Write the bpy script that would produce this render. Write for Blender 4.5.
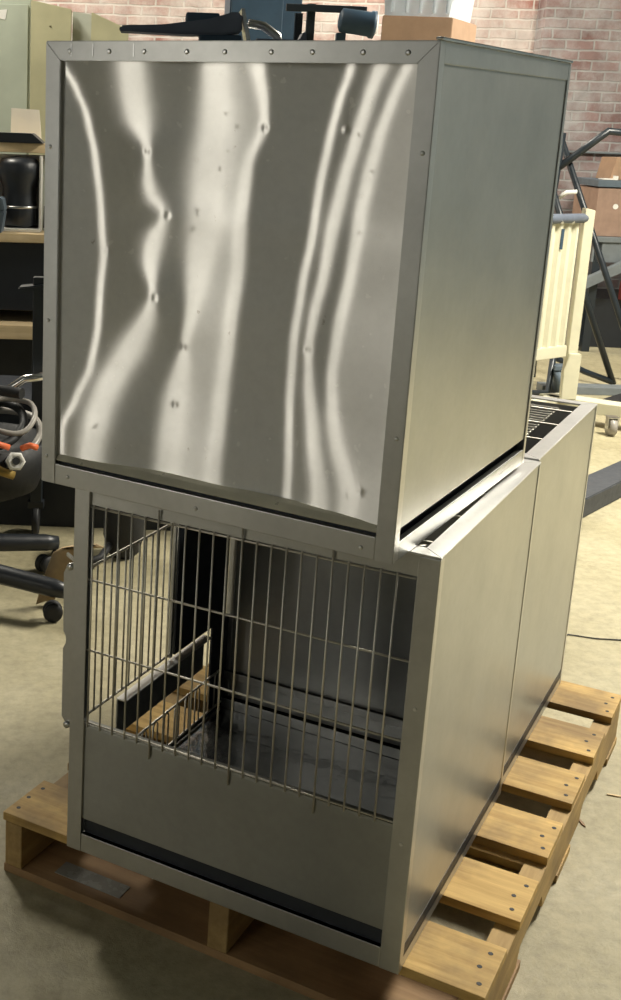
import bpy, bmesh, math, random
from mathutils import Vector, Matrix
random.seed(7)
for o in list(bpy.data.objects): bpy.data.objects.remove(o)
scene = bpy.context.scene
COL = scene.collection

# ------------------------------------------------------------------ camera
CX, CY, CZ = 1.16432868, -1.78690696, 1.55215918
YAW, PIT, ROL = 0.525292458, 0.247945458, 0.0364194332
F = Vector((-math.sin(YAW)*math.cos(PIT), math.cos(YAW)*math.cos(PIT), -math.sin(PIT)))
R0 = Vector((math.cos(YAW), math.sin(YAW), 0)); U0 = R0.cross(F)
Rv = R0*math.cos(ROL)+U0*math.sin(ROL); Uv = U0*math.cos(ROL)-R0*math.sin(ROL)
cd = bpy.data.cameras.new('camera'); cam = bpy.data.objects.new('camera', cd); COL.objects.link(cam)
cam.matrix_world = Matrix(((Rv.x, Uv.x, -F.x, CX), (Rv.y, Uv.y, -F.y, CY), (Rv.z, Uv.z, -F.z, CZ), (0, 0, 0, 1)))
cd.sensor_fit = 'VERTICAL'; cd.sensor_height = 36; cd.lens = 1197.69575*36/1000
cd.shift_x = 0.1734748; cd.shift_y = -0.0715181
cd.clip_start = .02; cd.clip_end = 60
scene.camera = cam
vs = scene.view_settings
vs.view_transform = 'Standard'; vs.look = 'None'; vs.gamma = 1; vs.use_curve_mapping = False; vs.exposure = 0.12

def W(u, v, z=0.0):      # room frame: u to the right, v towards the brick wall
    return Vector((CX+u*math.cos(YAW)-v*math.sin(YAW), CY+u*math.sin(YAW)+v*math.cos(YAW), z))
RZ = YAW

# ------------------------------------------------------------------ world and lights
wd = bpy.data.worlds.new('world'); scene.world = wd; wd.use_nodes = True
wd.node_tree.nodes['Background'].inputs[0].default_value = (.75, .82, .9, 1)
wd.node_tree.nodes['Background'].inputs[1].default_value = .3
PANE_V = -0.60            # middle of the glowing pane added in the left wall for streaks
def area(name, u, v, z, sx, sy, power, colr, rot=(0, 0, 0)):
    l = bpy.data.lights.new(name, 'AREA'); l.shape = 'RECTANGLE'; l.size = sx; l.size_y = sy
    l.energy = power; l.color = colr
    o = bpy.data.objects.new(name, l); COL.objects.link(o)
    o.location = W(u, v, z); o.rotation_euler = (rot[0], rot[1], RZ+rot[2]); return o
LAMPS = [(3.6, 4.9, 455), (-1.9, 6.2, 115), (-1.6, 9.0, 80), (1.8, 9.0, 80), (4.6, 3.4, 15), (-4.2, -2.6, 34)]  # last one is added to brighten the left wall mirrored in the panel
for i, (u, v, p) in enumerate(LAMPS):
    area('ceiling_lamp_light', u, v, 4.02, .5, 1.3, p, (1, .94, .81))

# ------------------------------------------------------------------ node helpers
def new_mat(name):
    m = bpy.data.materials.new(name); m.use_nodes = True
    nt = m.node_tree; b = nt.nodes['Principled BSDF']; return m, nt, b
def setp(b, **k):
    mp = dict(color='Base Color', rough='Roughness', metal='Metallic', aniso='Anisotropic', anrot='Anisotropic Rotation',
              alpha='Alpha', trans='Transmission Weight', ior='IOR', spec='Specular IOR Level', coat='Coat Weight')
    for a, v in k.items():
        if a == 'color' and len(v) == 3: v = (*v, 1)
        b.inputs[mp[a]].default_value = v
def lk(nt, a, b): nt.links.new(a, b)
def noise(nt, scale, detail=4, rough=.55, mapscale=(1, 1, 1), coord='Object'):
    t = nt.nodes.new('ShaderNodeTexCoord'); mp = nt.nodes.new('ShaderNodeMapping'); mp.inputs['Scale'].default_value = mapscale
    n = nt.nodes.new('ShaderNodeTexNoise'); n.inputs['Scale'].default_value = scale; n.inputs['Detail'].default_value = detail
    n.inputs['Roughness'].default_value = rough
    lk(nt, t.outputs[coord], mp.inputs[0]); lk(nt, mp.outputs[0], n.inputs['Vector']); return n.outputs['Fac']
def ramp(nt, fac, stops):
    r = nt.nodes.new('ShaderNodeValToRGB'); e = r.color_ramp.elements
    while len(e) > 1: e.remove(e[-1])
    for i, (p, c) in enumerate(stops):
        if i == 0: el = e[0]; el.position = p
        else: el = e.new(p)
        el.color = (*c, 1) if len(c) == 3 else c
    lk(nt, fac, r.inputs[0]); return r.outputs[0]
def mixc(nt, fac, a, b, mode='MIX'):
    m = nt.nodes.new('ShaderNodeMix'); m.data_type = 'RGBA'; m.blend_type = mode
    for s, v in ((0, fac), (6, a), (7, b)):
        if hasattr(v, 'links') or hasattr(v, 'is_linked'): lk(nt, v, m.inputs[s])
        else: m.inputs[s].default_value = v if not isinstance(v, tuple) or len(v) == 4 else (*v, 1)
    return m.outputs[2]
def bump(nt, b, h, strength=.3, dist=.01):
    n = nt.nodes.new('ShaderNodeBump'); n.inputs['Strength'].default_value = strength; n.inputs['Distance'].default_value = dist
    lk(nt, h, n.inputs['Height']); lk(nt, n.outputs[0], b.inputs['Normal'])
def g(v): return (v, v, v)

def plain(name, c, rough=.5, metal=0., var=.12, scale=14, spec=.5):
    m, nt, b = new_mat(name); setp(b, rough=rough, metal=metal, spec=spec)
    f = noise(nt, scale)
    lo = tuple(max(0, x*(1-var)) for x in c); hi = tuple(min(1, x*(1+var)) for x in c)
    lk(nt, ramp(nt, f, [(.3, lo), (.7, hi)]), b.inputs['Base Color'])
    lk(nt, ramp(nt, noise(nt, scale*3), [(.3, g(max(.02, rough-.06))), (.7, g(min(1, rough+.08)))]), b.inputs['Roughness'])
    return m
def steel(name, c=(.60, .595, .57), rough=.30, aniso=.9, smudge=.12, brush=True, rot=0.0, bumpy=0.0, spots=False):
    m, nt, b = new_mat(name); setp(b, metal=1, rough=rough, aniso=aniso, anrot=rot)
    tn = nt.nodes.new('ShaderNodeCombineXYZ'); tn.inputs[2].default_value = 1.0      # brushed so that reflections smear vertically
    if aniso > 0: lk(nt, tn.outputs[0], b.inputs['Tangent'])
    big = noise(nt, 5, 6, .6); fine = noise(nt, 60, 3, .6)
    c1 = ramp(nt, big, [(.3, tuple(x*(1-smudge) for x in c)), (.7, tuple(min(1, x*(1+smudge*.6)) for x in c))])
    sc = ramp(nt, fine, [(.25, g(.88)), (.6, g(1))])
    lk(nt, mixc(nt, .5, c1, sc, 'MULTIPLY'), b.inputs['Base Color'])
    lk(nt, ramp(nt, noise(nt, 7, 3, .5), [(.3, g(rough*.95)), (.72, g(rough*1.06))]), b.inputs['Roughness'])
    if spots:
        mk = ramp(nt, noise(nt, 55, 2, .4), [(.70, g(0)), (.74, g(1))]); mk2 = ramp(nt, noise(nt, 21, 7, .75, (1.6, 1.6, 1)), [(.66, g(0)), (.70, g(.8))])
        base = b.inputs['Base Color'].links[0].from_socket
        lk(nt, mixc(nt, mk2, mixc(nt, mk, base, (.80, .79, .76)), (.33, .29, .24)), b.inputs['Base Color'])
        rs_ = b.inputs['Roughness'].links[0].from_socket; mx = nt.nodes.new('ShaderNodeMath'); mx.operation = 'MULTIPLY_ADD'; mx.inputs[1].default_value = .12
        lk(nt, mk, mx.inputs[0]); lk(nt, rs_, mx.inputs[2]); lk(nt, mx.outputs[0], b.inputs['Roughness'])
    if bumpy: bump(nt, b, noise(nt, 14, 3, .5), bumpy, .01)
    return m
M = {}
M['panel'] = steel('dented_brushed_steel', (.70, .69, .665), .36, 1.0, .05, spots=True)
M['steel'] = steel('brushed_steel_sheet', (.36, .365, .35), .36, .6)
M['frame'] = steel('steel_frame', (.50, .50, .485), .36, .3)
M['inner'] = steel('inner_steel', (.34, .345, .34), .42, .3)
M['tray'] = steel('wavy_steel_tray', (.50, .51, .52), .2, 0, .15, bumpy=.5)
M['wire'] = steel('wire_steel', (.74, .71, .64), .50, 0)
M['rim'] = steel('flat_rim_steel', (.66, .66, .65), .42, 0)
M['rivet'] = steel('rivet_steel', (.7, .7, .69), .3, 0)
M['darkpanel'] = plain('dark_panel', (.012, .016, .024), .5)
M['rubber'] = plain('black_rubber', (.012, .013, .015), .6)
M['blackplastic'] = plain('black_plastic', (.014, .017, .022), .38)
M['blacktube'] = plain('black_tube', (.016, .022, .028), .35)
M['bluegrey'] = plain('blue_grey_vinyl', (.11, .13, .17), .55)
M['navy'] = plain('dark_blue_metal', (.035, .07, .11), .5)
M['cream'] = plain('cream_paint', (.60, .58, .44), .5, var=.05)
M['green'] = plain('grey_green_paint', (.40, .44, .36), .55, var=.1, scale=4)
M['olive'] = plain('olive_paint', (.45, .43, .27), .55, var=.1, scale=5)
M['palegrey'] = plain('pale_grey_paint', (.40, .42, .36), .55, var=.08)
M['white'] = plain('white_card', (.72, .71, .67), .7, var=.03)
M['card'] = plain('cardboard', (.34, .22, .14), .8, var=.1)
M['card2'] = plain('brown_cardboard', (.30, .20, .15), .8, var=.12)
M['greyblue'] = plain('grey_blue_plastic', (.09, .12, .15), .5)
M['benchgrey'] = plain('grey_bench_steel', (.16, .18, .19), .5)
M['red'] = plain('red_plastic', (.28, .06, .055), .5)
M['orange'] = plain('orange_plastic', (.75, .16, .05), .5)
M['brass'] = plain('dull_brass', (.35, .24, .07), .4, metal=.6)
M['hose'] = plain('grey_hose', (.32, .30, .27), .4)
M['chrome'] = steel('chrome', (.75, .75, .74), .18, 0)
M['greybeam'] = plain('grey_beam_paint', (.045, .05, .06), .6)
M['wallgrey'] = plain('grey_wall_paint', (.27, .32, .37), .8, var=.15, scale=1.2)
M['wallpale'] = plain('pale_blue_grey_wall_paint', (.16, .21, .24), .8, var=.15, scale=1.2)
M['lip'] = plain('lip_painted_reflection', (.66, .63, .50), .32, metal=.35)  # pale cream colour stands in for the floor reflected in the lip
M['ceil'] = plain('ceiling_boards', (.13, .15, .17), .9, var=.2, scale=2)
M['tan'] = plain('tan_leather', (.33, .24, .13), .6, var=.25)
M['label'] = plain('clear_label_plastic', (.30, .30, .27), .25)
def wood(name, a, b_, dark=(.10, .06, .03), stain=.5, axis=(1, 14, 14)):
    m, nt, b = new_mat(name); setp(b, rough=.65)
    gr = noise(nt, 3.5, 8, .62, axis)
    c = ramp(nt, gr, [(.28, a), (.5, tuple((x+y)/2 for x, y in zip(a, b_))), (.72, b_)])
    st = ramp(nt, noise(nt, 4.5, 5, .6, (1, 1, 1)), [(.40, g(0)), (.62, g(stain))])
    c2 = mixc(nt, st, c, dark); oi = nt.nodes.new('ShaderNodeObjectInfo')
    hs = nt.nodes.new('ShaderNodeHueSaturation'); mr = nt.nodes.new('ShaderNodeMapRange')
    mr.inputs['To Min'].default_value = .86; mr.inputs['To Max'].default_value = 1.1
    lk(nt, oi.outputs['Random'], mr.inputs['Value']); lk(nt, mr.outputs[0], hs.inputs['Value']); lk(nt, c2, hs.inputs['Color'])
    lk(nt, hs.outputs[0], b.inputs['Base Color']); bump(nt, b, gr, .25, .004); return m
M['pine'] = wood('pine_deck', (.48, .28, .07), (.82, .56, .20), stain=.62)
M['pine_side'] = wood('pine_stringer', (.34, .21, .07), (.56, .38, .15), axis=(14, 1, 14))
M['redply'] = wood('reddish_board', (.28, .16, .07), (.42, .26, .12))
M['shelfwood'] = wood('pale_shelf_wood', (.62, .47, .26), (.82, .66, .42), stain=.15)
def brick(name, c1, c2, mortar, paint, pamt, off=0):
    m, nt, b = new_mat(name); setp(b, rough=.9)
    t = nt.nodes.new('ShaderNodeTexCoord'); sp = nt.nodes.new('ShaderNodeSeparateXYZ'); cb = nt.nodes.new('ShaderNodeCombineXYZ')
    ad = nt.nodes.new('ShaderNodeMath'); ad.operation = 'ADD'
    lk(nt, t.outputs['Object'], sp.inputs[0]); lk(nt, sp.outputs[0], ad.inputs[0]); lk(nt, sp.outputs[1], ad.inputs[1])
    lk(nt, ad.outputs[0], cb.inputs[0]); lk(nt, sp.outputs[2], cb.inputs[1])
    dn = nt.nodes.new('ShaderNodeTexNoise'); dn.inputs['Scale'].default_value = 9
    lk(nt, cb.outputs[0], dn.inputs['Vector'])
    va = nt.nodes.new('ShaderNodeVectorMath'); va.operation = 'MULTIPLY_ADD'; va.inputs[1].default_value = (.02, .02, 0)
    lk(nt, dn.outputs['Color'], va.inputs[0]); lk(nt, cb.outputs[0], va.inputs[2])
    br = nt.nodes.new('ShaderNodeTexBrick'); lk(nt, va.outputs[0], br.inputs['Vector'])
    br.inputs['Scale'].default_value = 1; br.inputs['Brick Width'].default_value = .225; br.inputs['Row Height'].default_value = .078
    br.inputs['Mortar Size'].default_value = .009; br.inputs['Mortar Smooth'].default_value = .4
    br.inputs['Color1'].default_value = (*c1, 1); br.inputs['Color2'].default_value = (*c2, 1); br.inputs['Mortar'].default_value = (*mortar, 1)
    f = ramp(nt, noise(nt, 2.2, 9, .72), [(.5-pamt*.5, g(0)), (.5-pamt*.5+.22, g(.85))])
    c = mixc(nt, f, br.outputs['Color'], paint)
    bl = ramp(nt, noise(nt, 6, 5, .6), [(.25, g(.55)), (.6, g(1))])
    lk(nt, mixc(nt, .6, c, bl, 'MULTIPLY'), b.inputs['Base Color'])
    inv = nt.nodes.new('ShaderNodeMath'); inv.operation = 'SUBTRACT'; inv.inputs[0].default_value = 1
    lk(nt, br.outputs['Fac'], inv.inputs[1]); bump(nt, b, inv.outputs[0], .6, .01); return m
M['brick'] = brick('whitewashed_brick', (.34, .15, .12), (.46, .27, .23), (.60, .55, .50), (.64, .58, .54), .22)
M['brickdark'] = brick('shaded_bare_brick', (.22, .13, .12), (.32, .22, .21), (.36, .34, .33), (.42, .41, .41), .20)  # bare brick, its colour darkened for the shade on the pilaster
def floor_mat():
    m, nt, b = new_mat('stained_concrete'); setp(b, rough=.55)
    c = ramp(nt, noise(nt, 1.4, 8, .65), [(.3, (.34, .30, .18)), (.5, (.43, .385, .245)), (.72, (.50, .455, .31))])
    c2 = ramp(nt, noise(nt, 26, 6, .7), [(.3, g(.58)), (.6, g(1))])
    c3 = mixc(nt, .7, c, c2, 'MULTIPLY')
    cr = ramp(nt, noise(nt, 3.1, 10, .75), [(.30, (.30, .25, .17)), (.42, g(1))])
    lk(nt, mixc(nt, .5, c3, cr, 'MULTIPLY'), b.inputs['Base Color'])
    lk(nt, ramp(nt, noise(nt, 2.5), [(.3, g(.38)), (.7, g(.62))]), b.inputs['Roughness'])
    bump(nt, b, noise(nt, 34, 7, .75), .5, .006); return m
M['floor'] = floor_mat()
def glow(name, c, s):
    m = bpy.data.materials.new(name); m.use_nodes = True; nt = m.node_tree; nt.nodes.clear()
    o = nt.nodes.new('ShaderNodeOutputMaterial'); e = nt.nodes.new('ShaderNodeEmission')
    e.inputs[0].default_value = (*c, 1); e.inputs[1].default_value = s; lk(nt, e.outputs[0], o.inputs[0]); return m
M['added_pane'] = glow('added_streak_glow', (1, .95, .84), 8)  # emission of the pane added for the steel streaks
M['tubelight'] = glow('lamp_diffuser', (1, .93, .78), 3)
def bin_mat():
    m, nt, b = new_mat('translucent_bin_plastic'); setp(b, rough=.4, color=(.75, .82, .88)); b.inputs['Transmission Weight'].default_value = .35
    b.inputs['Alpha'].default_value = .85; return m
M['bin'] = bin_mat()

# ------------------------------------------------------------------ mesh helpers
class MB:
    def __init__(s): s.bm = bmesh.new(); s.smooth = False
    def box(s, x0, x1, y0, y1, z0, z1, bev=0.0, mat=None):
        b = bmesh.new(); bmesh.ops.create_cube(b, size=1)
        for v in b.verts:
            v.co = Vector(((x0+x1)/2+v.co.x*(x1-x0), (y0+y1)/2+v.co.y*(y1-y0), (z0+z1)/2+v.co.z*(z1-z0)))
        if bev > 0: bmesh.ops.bevel(b, geom=b.edges[:], offset=bev, segments=2, affect='EDGES', profile=.6)
        if mat is not None: b.transform(mat)
        return s._join(b)
    def _join(s, b):
        me = bpy.data.meshes.new('tmp'); b.to_mesh(me); b.free(); s.bm.from_mesh(me); bpy.data.meshes.remove(me); return s
    def prism(s, pts, h0, h1, axis='Z', bev=0.0, mat=None):
        """outline (a,b) extruded h0..h1 along axis; Z:(x,y) Y:(x,z) X:(y,z)"""
        b = bmesh.new()
        def P(a, c, h): return {'Z': (a, c, h), 'Y': (a, h, c), 'X': (h, a, c)}[axis]
        lo = [b.verts.new(P(a, c, h0)) for a, c in pts]; hi = [b.verts.new(P(a, c, h1)) for a, c in pts]
        b.faces.new(lo); b.faces.new(hi[::-1]); n = len(pts)
        for i in range(n): b.faces.new((lo[i], hi[i], hi[(i+1) % n], lo[(i+1) % n]))
        bmesh.ops.recalc_face_normals(b, faces=b.faces[:])
        if bev > 0: bmesh.ops.bevel(b, geom=b.edges[:], offset=bev, segments=2, affect='EDGES')
        if mat is not None: b.transform(mat)
        return s._join(b)
    def tube(s, pts, r, seg=10, caps=True, closed=False):
        pts = [Vector(p) for p in pts]; n = len(pts)
        rr = r if isinstance(r, (list, tuple)) else [r]*n
        b = s.bm; rings = []; prev = None
        for i, p in enumerate(pts):
            if closed: t = (pts[(i+1) % n]-pts[i-1]).normalized()
            elif i == 0: t = (pts[1]-p).normalized()
            elif i == n-1: t = (p-pts[i-1]).normalized()
            else: t = ((pts[i+1]-p).normalized()+(p-pts[i-1]).normalized()).normalized()
            if prev is None:
                a = Vector((0, 0, 1)) if abs(t.z) < .9 else Vector((1, 0, 0)); nn = t.cross(a).normalized()
            else: nn = (prev-t*prev.dot(t)).normalized()
            prev = nn; bb = t.cross(nn)
            rings.append([b.verts.new(p+(nn*math.cos(k*2*math.pi/seg)+bb*math.sin(k*2*math.pi/seg))*rr[i]) for k in range(seg)])
        rng = range(n if closed else n-1)
        for i in rng:
            A, B = rings[i], rings[(i+1) % n]
            for k in range(seg):
                f = b.faces.new((A[k], A[(k+1) % seg], B[(k+1) % seg], B[k])); f.smooth = True
        if caps and not closed:
            b.faces.new(rings[0][::-1]); b.faces.new(rings[-1])
        return s
    def lathe(s, prof, seg=24, center=(0, 0, 0), mat=None):
        """profile of (r,z)"""
        b = bmesh.new(); rings = []
        for r, z in prof:
            rings.append([b.verts.new((max(r, 1e-4)*math.cos(k*2*math.pi/seg), max(r, 1e-4)*math.sin(k*2*math.pi/seg), z)) for k in range(seg)])
        for A, B in zip(rings, rings[1:]):
            for k in range(seg):
                f = b.faces.new((A[k], A[(k+1) % seg], B[(k+1) % seg], B[k])); f.smooth = True
        b.faces.new(rings[0][::-1]); b.faces.new(rings[-1])
        bmesh.ops.recalc_face_normals(b, faces=b.faces[:])
        if mat is not None: b.transform(mat)
        for v in b.verts: v.co += Vector(center)
        return s._join(b)
    def build(s, name, mat, parent=None, loc=None, rz=0.0):
        me = bpy.data.meshes.new(name); bmesh.ops.recalc_face_normals(s.bm, faces=s.bm.faces[:]); s.bm.to_mesh(me); s.bm.free()
        if isinstance(mat, str): mat = M[mat]
        me.materials.append(mat)
        o = bpy.data.objects.new(name, me); COL.objects.link(o)
        if parent is not None: o.parent = parent
        if loc is not None: o.location = loc
        o.rotation_euler.z = rz
        return o
def tag(o, label, cat, group=None):
    o['label'] = label; o['category'] = cat
    if group: o['group'] = group
    return o
def thing(name, label, cat, loc=(0, 0, 0), rz=0.0, group=None):
    o = bpy.data.objects.new(name, None); COL.objects.link(o); o.empty_display_size = .1
    o.location = loc; o.rotation_euler.z = rz; return tag(o, label, cat, group)
def struct(name, mb, mat, loc=(0, 0, 0), rz=0.0):
    o = mb.build(name, mat, None, loc, rz); o['kind'] = 'structure'; return o
def copy_tree(o, parent=None):
    c = o.copy(); COL.objects.link(c); c.parent = parent
    for ch in o.children: copy_tree(ch, c)
    return c
ROOM = W(0, 0, 0)
def rs(name, mb, mat): return struct(name, mb, mat, ROOM, RZ)

# ------------------------------------------------------------------ setting (room frame)
UL, UR, VF, VB, HC = -5.0, 7.0, -5.0, 10.2, 4.2
b = MB(); b.box(UL, UR, VF, VB, -.1, 0); rs('floor', b, 'floor')
b = MB(); b.box(UL, UR, VF, VB, HC, HC+.1); rs('ceiling', b, 'ceil')
b = MB(); b.box(UL-.2, UR+.2, VB, VB+.25, -.1, HC+.1); rs('wall_back', b, 'brick')
b = MB(); b.box(3.10, 4.6, VB-.22, VB, 0, HC); rs('trim_1', b, 'brickdark')
b = MB(); b.box(UR, UR+.2, VF, VB, -.1, HC+.1); rs('wall_right', b, 'wallpale')
b = MB(); b.box(UL-.2, UR+.2, VF-.2, VF, -.1, HC+.1); rs('wall_front', b, 'wallgrey')
w0, w1, wz0, wz1 = PANE_V-.20, PANE_V+.20, .25, 3.6
b = MB(); b.box(UL-.2, UL, VF, w0, -.1, HC+.1); b.box(UL-.2, UL, w1, VB, -.1, HC+.1)
b.box(UL-.2, UL, w0, w1, -.1, wz0); b.box(UL-.2, UL, w0, w1, wz1, HC+.1); rs('wall_left', b, 'wallgrey')
pane = MB(); pane.box(UL-.12, UL-.10, w0, w1, wz0, wz1); pane = rs('added_pane_1', pane, 'added_pane')  # unseen glowing pane, added to give the steel sheet its bright streaks
fr = MB()
for a, c in ((w0, w0+.03), (w1-.03, w1)): fr.box(UL-.1, UL-.02, a, c, wz0, wz1, .004)
for z in (wz0, wz1-.04): fr.box(UL-.1, UL-.02, w0+.03, w1-.03, z, z+.04, .004)
fr.build('added_pane_frame', 'palegrey', pane)
for i, (u, v, p) in enumerate(LAMPS):
    t = thing('ceiling_light', ['shallow ceiling lamp box above the office chair side', 'shallow ceiling lamp box above the cream cart side',
        'shallow ceiling lamp box near the whitewashed brick wall', 'shallow ceiling lamp box near the bare brick pilaster',
        'shallow ceiling lamp box on the right side of the room', 'added lamp box brightening the left wall behind the photographer'][i], 'ceiling light', W(u, v, 4.2), RZ, 'ceiling lamp boxes')
    q = MB(); q.box(-.32, .32, -.72, .72, -.10, 0, .01); q.build('housing', 'palegrey', t)
    q = MB(); q.box(-.25, .25, -.65, .65, -.115, -.10, .002); q.build('diffuser', 'tubelight', t)

# ------------------------------------------------------------------ pallet
PX, PY, PYAW = -.1784, .0312, -.0036
PW, PITCH, BW = 1.014, .2401, .150
pal = thing('wooden_pallet', 'pine shipping pallet under the stacked steel cages', 'pallet', (PX, PY, 0), PYAW)
for k in range(6):
    d = MB(); y = k*PITCH; j = random.uniform(-.004, .004)
    d.box(-.002+j, PW+j, y, y+BW, .121, .140, .0015)
    d = d.build('deck_board', 'pine', pal)
    n = 0
    for xs in (.018, PW-.02):
        for f_ in (.2, .5, .8):
            nl = MB(); nl.lathe([(.0048, .1395), (.0048, .1405)], 8, (xs+random.uniform(-.004, .004)-(0.01 if f_ == .5 else 0), y+BW*f_, 0)); nl.build('nail', 'rubber', d)
LEN = 5*PITCH+BW
for xs in (0.003, .488, PW-.045):
    s_ = MB(); x0, x1 = xs, xs+.042
    n1, n2 = LEN*.20, LEN*.64
    pts = [(0, .019), (n1, .019), (n1+.02, .055), (n1+.2, .055), (n1+.22, .019), (n2, .019), (n2+.02, .055), (n2+.2, .055), (n2+.22, .019), (LEN, .019), (LEN, .121), (0, .121)]
    s_.prism(pts, x0, x1, 'X', .0012); s_.build('stringer', 'pine_side', pal)
for k, (y0, y1) in enumerate(((0, .30), (.62, .76), (LEN-.14, LEN))):
    d = MB(); d.box(0, PW, y0, y1, 0, .019, .0015); d = d.build('bottom_board', 'redply' if k == 0 else 'pine', pal)
lb = MB(); lb.box(.11, .27, .03, .075, .019, .0205, .0004); tag(lb.build('plastic_tag', 'label', None, (PX, PY, 0)), 'clear plastic strip lying on the bottom board of the pallet', 'plastic strip')

# ------------------------------------------------------------------ lower cages
PH = .1412
wA, dA, hA = .6912, .6997, .7669
GR = .0277
def rail_box(name, mat, par, *a, bev=.0015):
    q = MB(); q.box(*a, bev); return q.build(name, mat, par)
def cage_shell(t, w, d, h, rear=True):
    """posts, rails, side and rear walls common to the two lower cages; origin front-left-bottom"""
    P = .033
    rail_box('corner_post', 'frame', t, 0, P, 0, .012, 0, h-.004)
    rail_box('corner_post', 'frame', t, w-.036, w, 0, .022, 0, h-.004)
    rail_box('corner_post', 'frame', t, 0, .02, d-.014, d, 0, h-.004)
    rail_box('corner_post', 'frame', t, w-.02, w, d-.014, d, 0, h-.004)
    rail_box('bottom_rail', 'frame', t, P, w-.036, .001, .012, 0, .040)
    q = MB(); q.prism([(.022, 0), (d-.014, 0), (d-.014, .022), (.022, .022)], w-.012, w-.001, 'X', .001); q.build('bottom_rail', 'frame', t)
    rail_box('bottom_rail', 'frame', t, .001, .012, .012, d-.014, 0, .03)
    rail_box('bottom_rail', 'frame', t, .02, w-.02, d-.012, d-.002, 0, .03)
    # flat top rims
    q = MB(); q.prism([(0, .0), (w, 0), (w-.035, .035), (.03, .035)], h-.0035, h, 'Z', .0008); q.build('top_rim', 'rim', t)
    q = MB(); q.prism([(w, 0), (w, d), (w-.035, d-.035), (w-.035, .035)], h-.0035, h, 'Z', .0008); q.build('top_rim', 'rim', t)
    q = MB(); q.prism([(0, 0), (.03, .035), (.03, d-.03), (0, d)], h-.0035, h, 'Z', .0008); q.build('top_rim', 'rim', t)
    q = MB(); q.prism([(0, d), (w, d), (w-.035, d-.035), (.03, d-.03)], h-.0035, h, 'Z', .0008); q.build('top_rim', 'rim', t)
    q = MB(); q.box(w-.006, w-.0015, .018, d-.008, .046, h-.004, .001)
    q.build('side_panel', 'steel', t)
    rail_box('shadow_gap_strip', 'darkpanel', t, w-.007, w-.0011, .022, d-.014, .0226, .0458, bev=.0003)  # black strip painted in for the shade of the slot
    rail_box('floor_tray', 'tray', t, .014, w-.018, .014, d-.016, .018, .024)
def wire_top(t, w, d, h, y0=.05):
    z = h-.010
    q = MB(); n = int((d-.06-y0)/GR)
    for k in range(n+1):
        y = y0+k*GR
        q.tube([(.03, y, z), (w-.080, y, z), (w-.084, y, z-.004)] if k % 6 else [(.03, y, z), (w-.034, y, z)], .0030, 6)
    for xx in (.05, w*.5, w-.084): q.tube([(xx, y0, z-.004), (xx, y0+n*GR, z-.004)], .0021, 6)
    q.build('wire_floor', 'wire', t)

A = thing('wire_front_cage', 'lower stainless steel cage with wire grille front window standing on the pallet', 'animal cage', (0, 0, PH))
cage_shell(A, wA, dA, hA)
q = MB(); q.box(.033, wA-.036, .006, .011, hA-.042, hA-.002, .001); q.build('top_rail', 'frame', A)
q = MB(); q.box(.031, wA-.034, .005, .009, .072, .275, .001)
q.prism([(.005, .275), (.009, .275), (.020, .281), (.005, .279)], .033, wA-.036, 'X')
q.build('kick_panel', 'steel', A)
rail_box('slot_shade_backing', 'darkpanel', A, .033, wA-.036, .012, .015, .038, .075, bev=.0005)  # black sheet behind the slot stands in for its shade
gq = MB()
rows = [.283, .435, .578, .722]
for zz in rows: gq.tube([(.030, .0052, zz), (wA-.034, .0052, zz)], .0021, 6)
for k in range(22):
    xx = .623-GR*k
    long_ = any(abs(xx-l) < .013 for l in (.177, .347, .517))
    gq.tube([(xx, .0012, .252 if long_ else .276), (xx, .0012, .745 if long_ else .727)], .0019, 6)
gq.build('front_grille', 'wire', A)
# rear wall
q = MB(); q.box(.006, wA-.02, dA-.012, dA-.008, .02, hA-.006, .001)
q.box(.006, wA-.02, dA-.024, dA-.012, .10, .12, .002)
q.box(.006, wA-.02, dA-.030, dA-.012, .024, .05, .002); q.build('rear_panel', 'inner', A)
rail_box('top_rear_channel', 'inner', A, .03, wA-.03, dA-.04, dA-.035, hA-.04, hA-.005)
# left side: half door grille, kick plate, blank panel with its shade painted black, wire guard
def side_grille(y0, y1, z0, z1, name, r=.0022, loops=False, step=GR):
    q = MB(); q.tube([(.006, y0, z0), (.006, y1, z0)], r*1.3, 6); q.tube([(.006, y0, z1), (.006, y1, z1)], r*1.3, 6)
    n = int(round((y1-y0)/step))
    for k in range(n+1):
        y = y0+k*(y1-y0)/n; q.tube([(.009, y, z0), (.009, y, z1)], r*.9, 6)
    q.build(name, 'wire', A)
side_grille(.02, .398, .270, .582, 'side_grille')
rail_box('grille_stile', 'frame', A, .002, .010, .390, .400, .262, hA-.006)
rail_box('side_blank_panel', 'darkpanel', A, .003, .009, .412, .668, .262, hA-.006)
q = MB(); q.box(.004, .008, .17, .56, .170, .252, .001); kp_ = q.build('side_kick_plate', 'inner', A); rail_box('folded_lip', 'rim', kp_, .004, .028, .17, .56, .2525, .256, bev=.0008)
q = MB(); q.tube([(.012, .2, .135), (.012, .64, .135)], .0028, 6); q.tube([(.012, .2, .045), (.012, .66, .045)], .0028, 6)
for k in range(9):
    y = .22+k*.05; q.tube([(.012, y, .045), (.012, y, .125), (.012, y+.01, .138), (.012, y+.02, .125), (.012, y+.02, .045)], .0022, 6)
q.build('side_wire_guard', 'wire', A)
rail_box('side_blank_panel', 'darkpanel', A, .003, .009, .60, .686, .03, .262)
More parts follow.
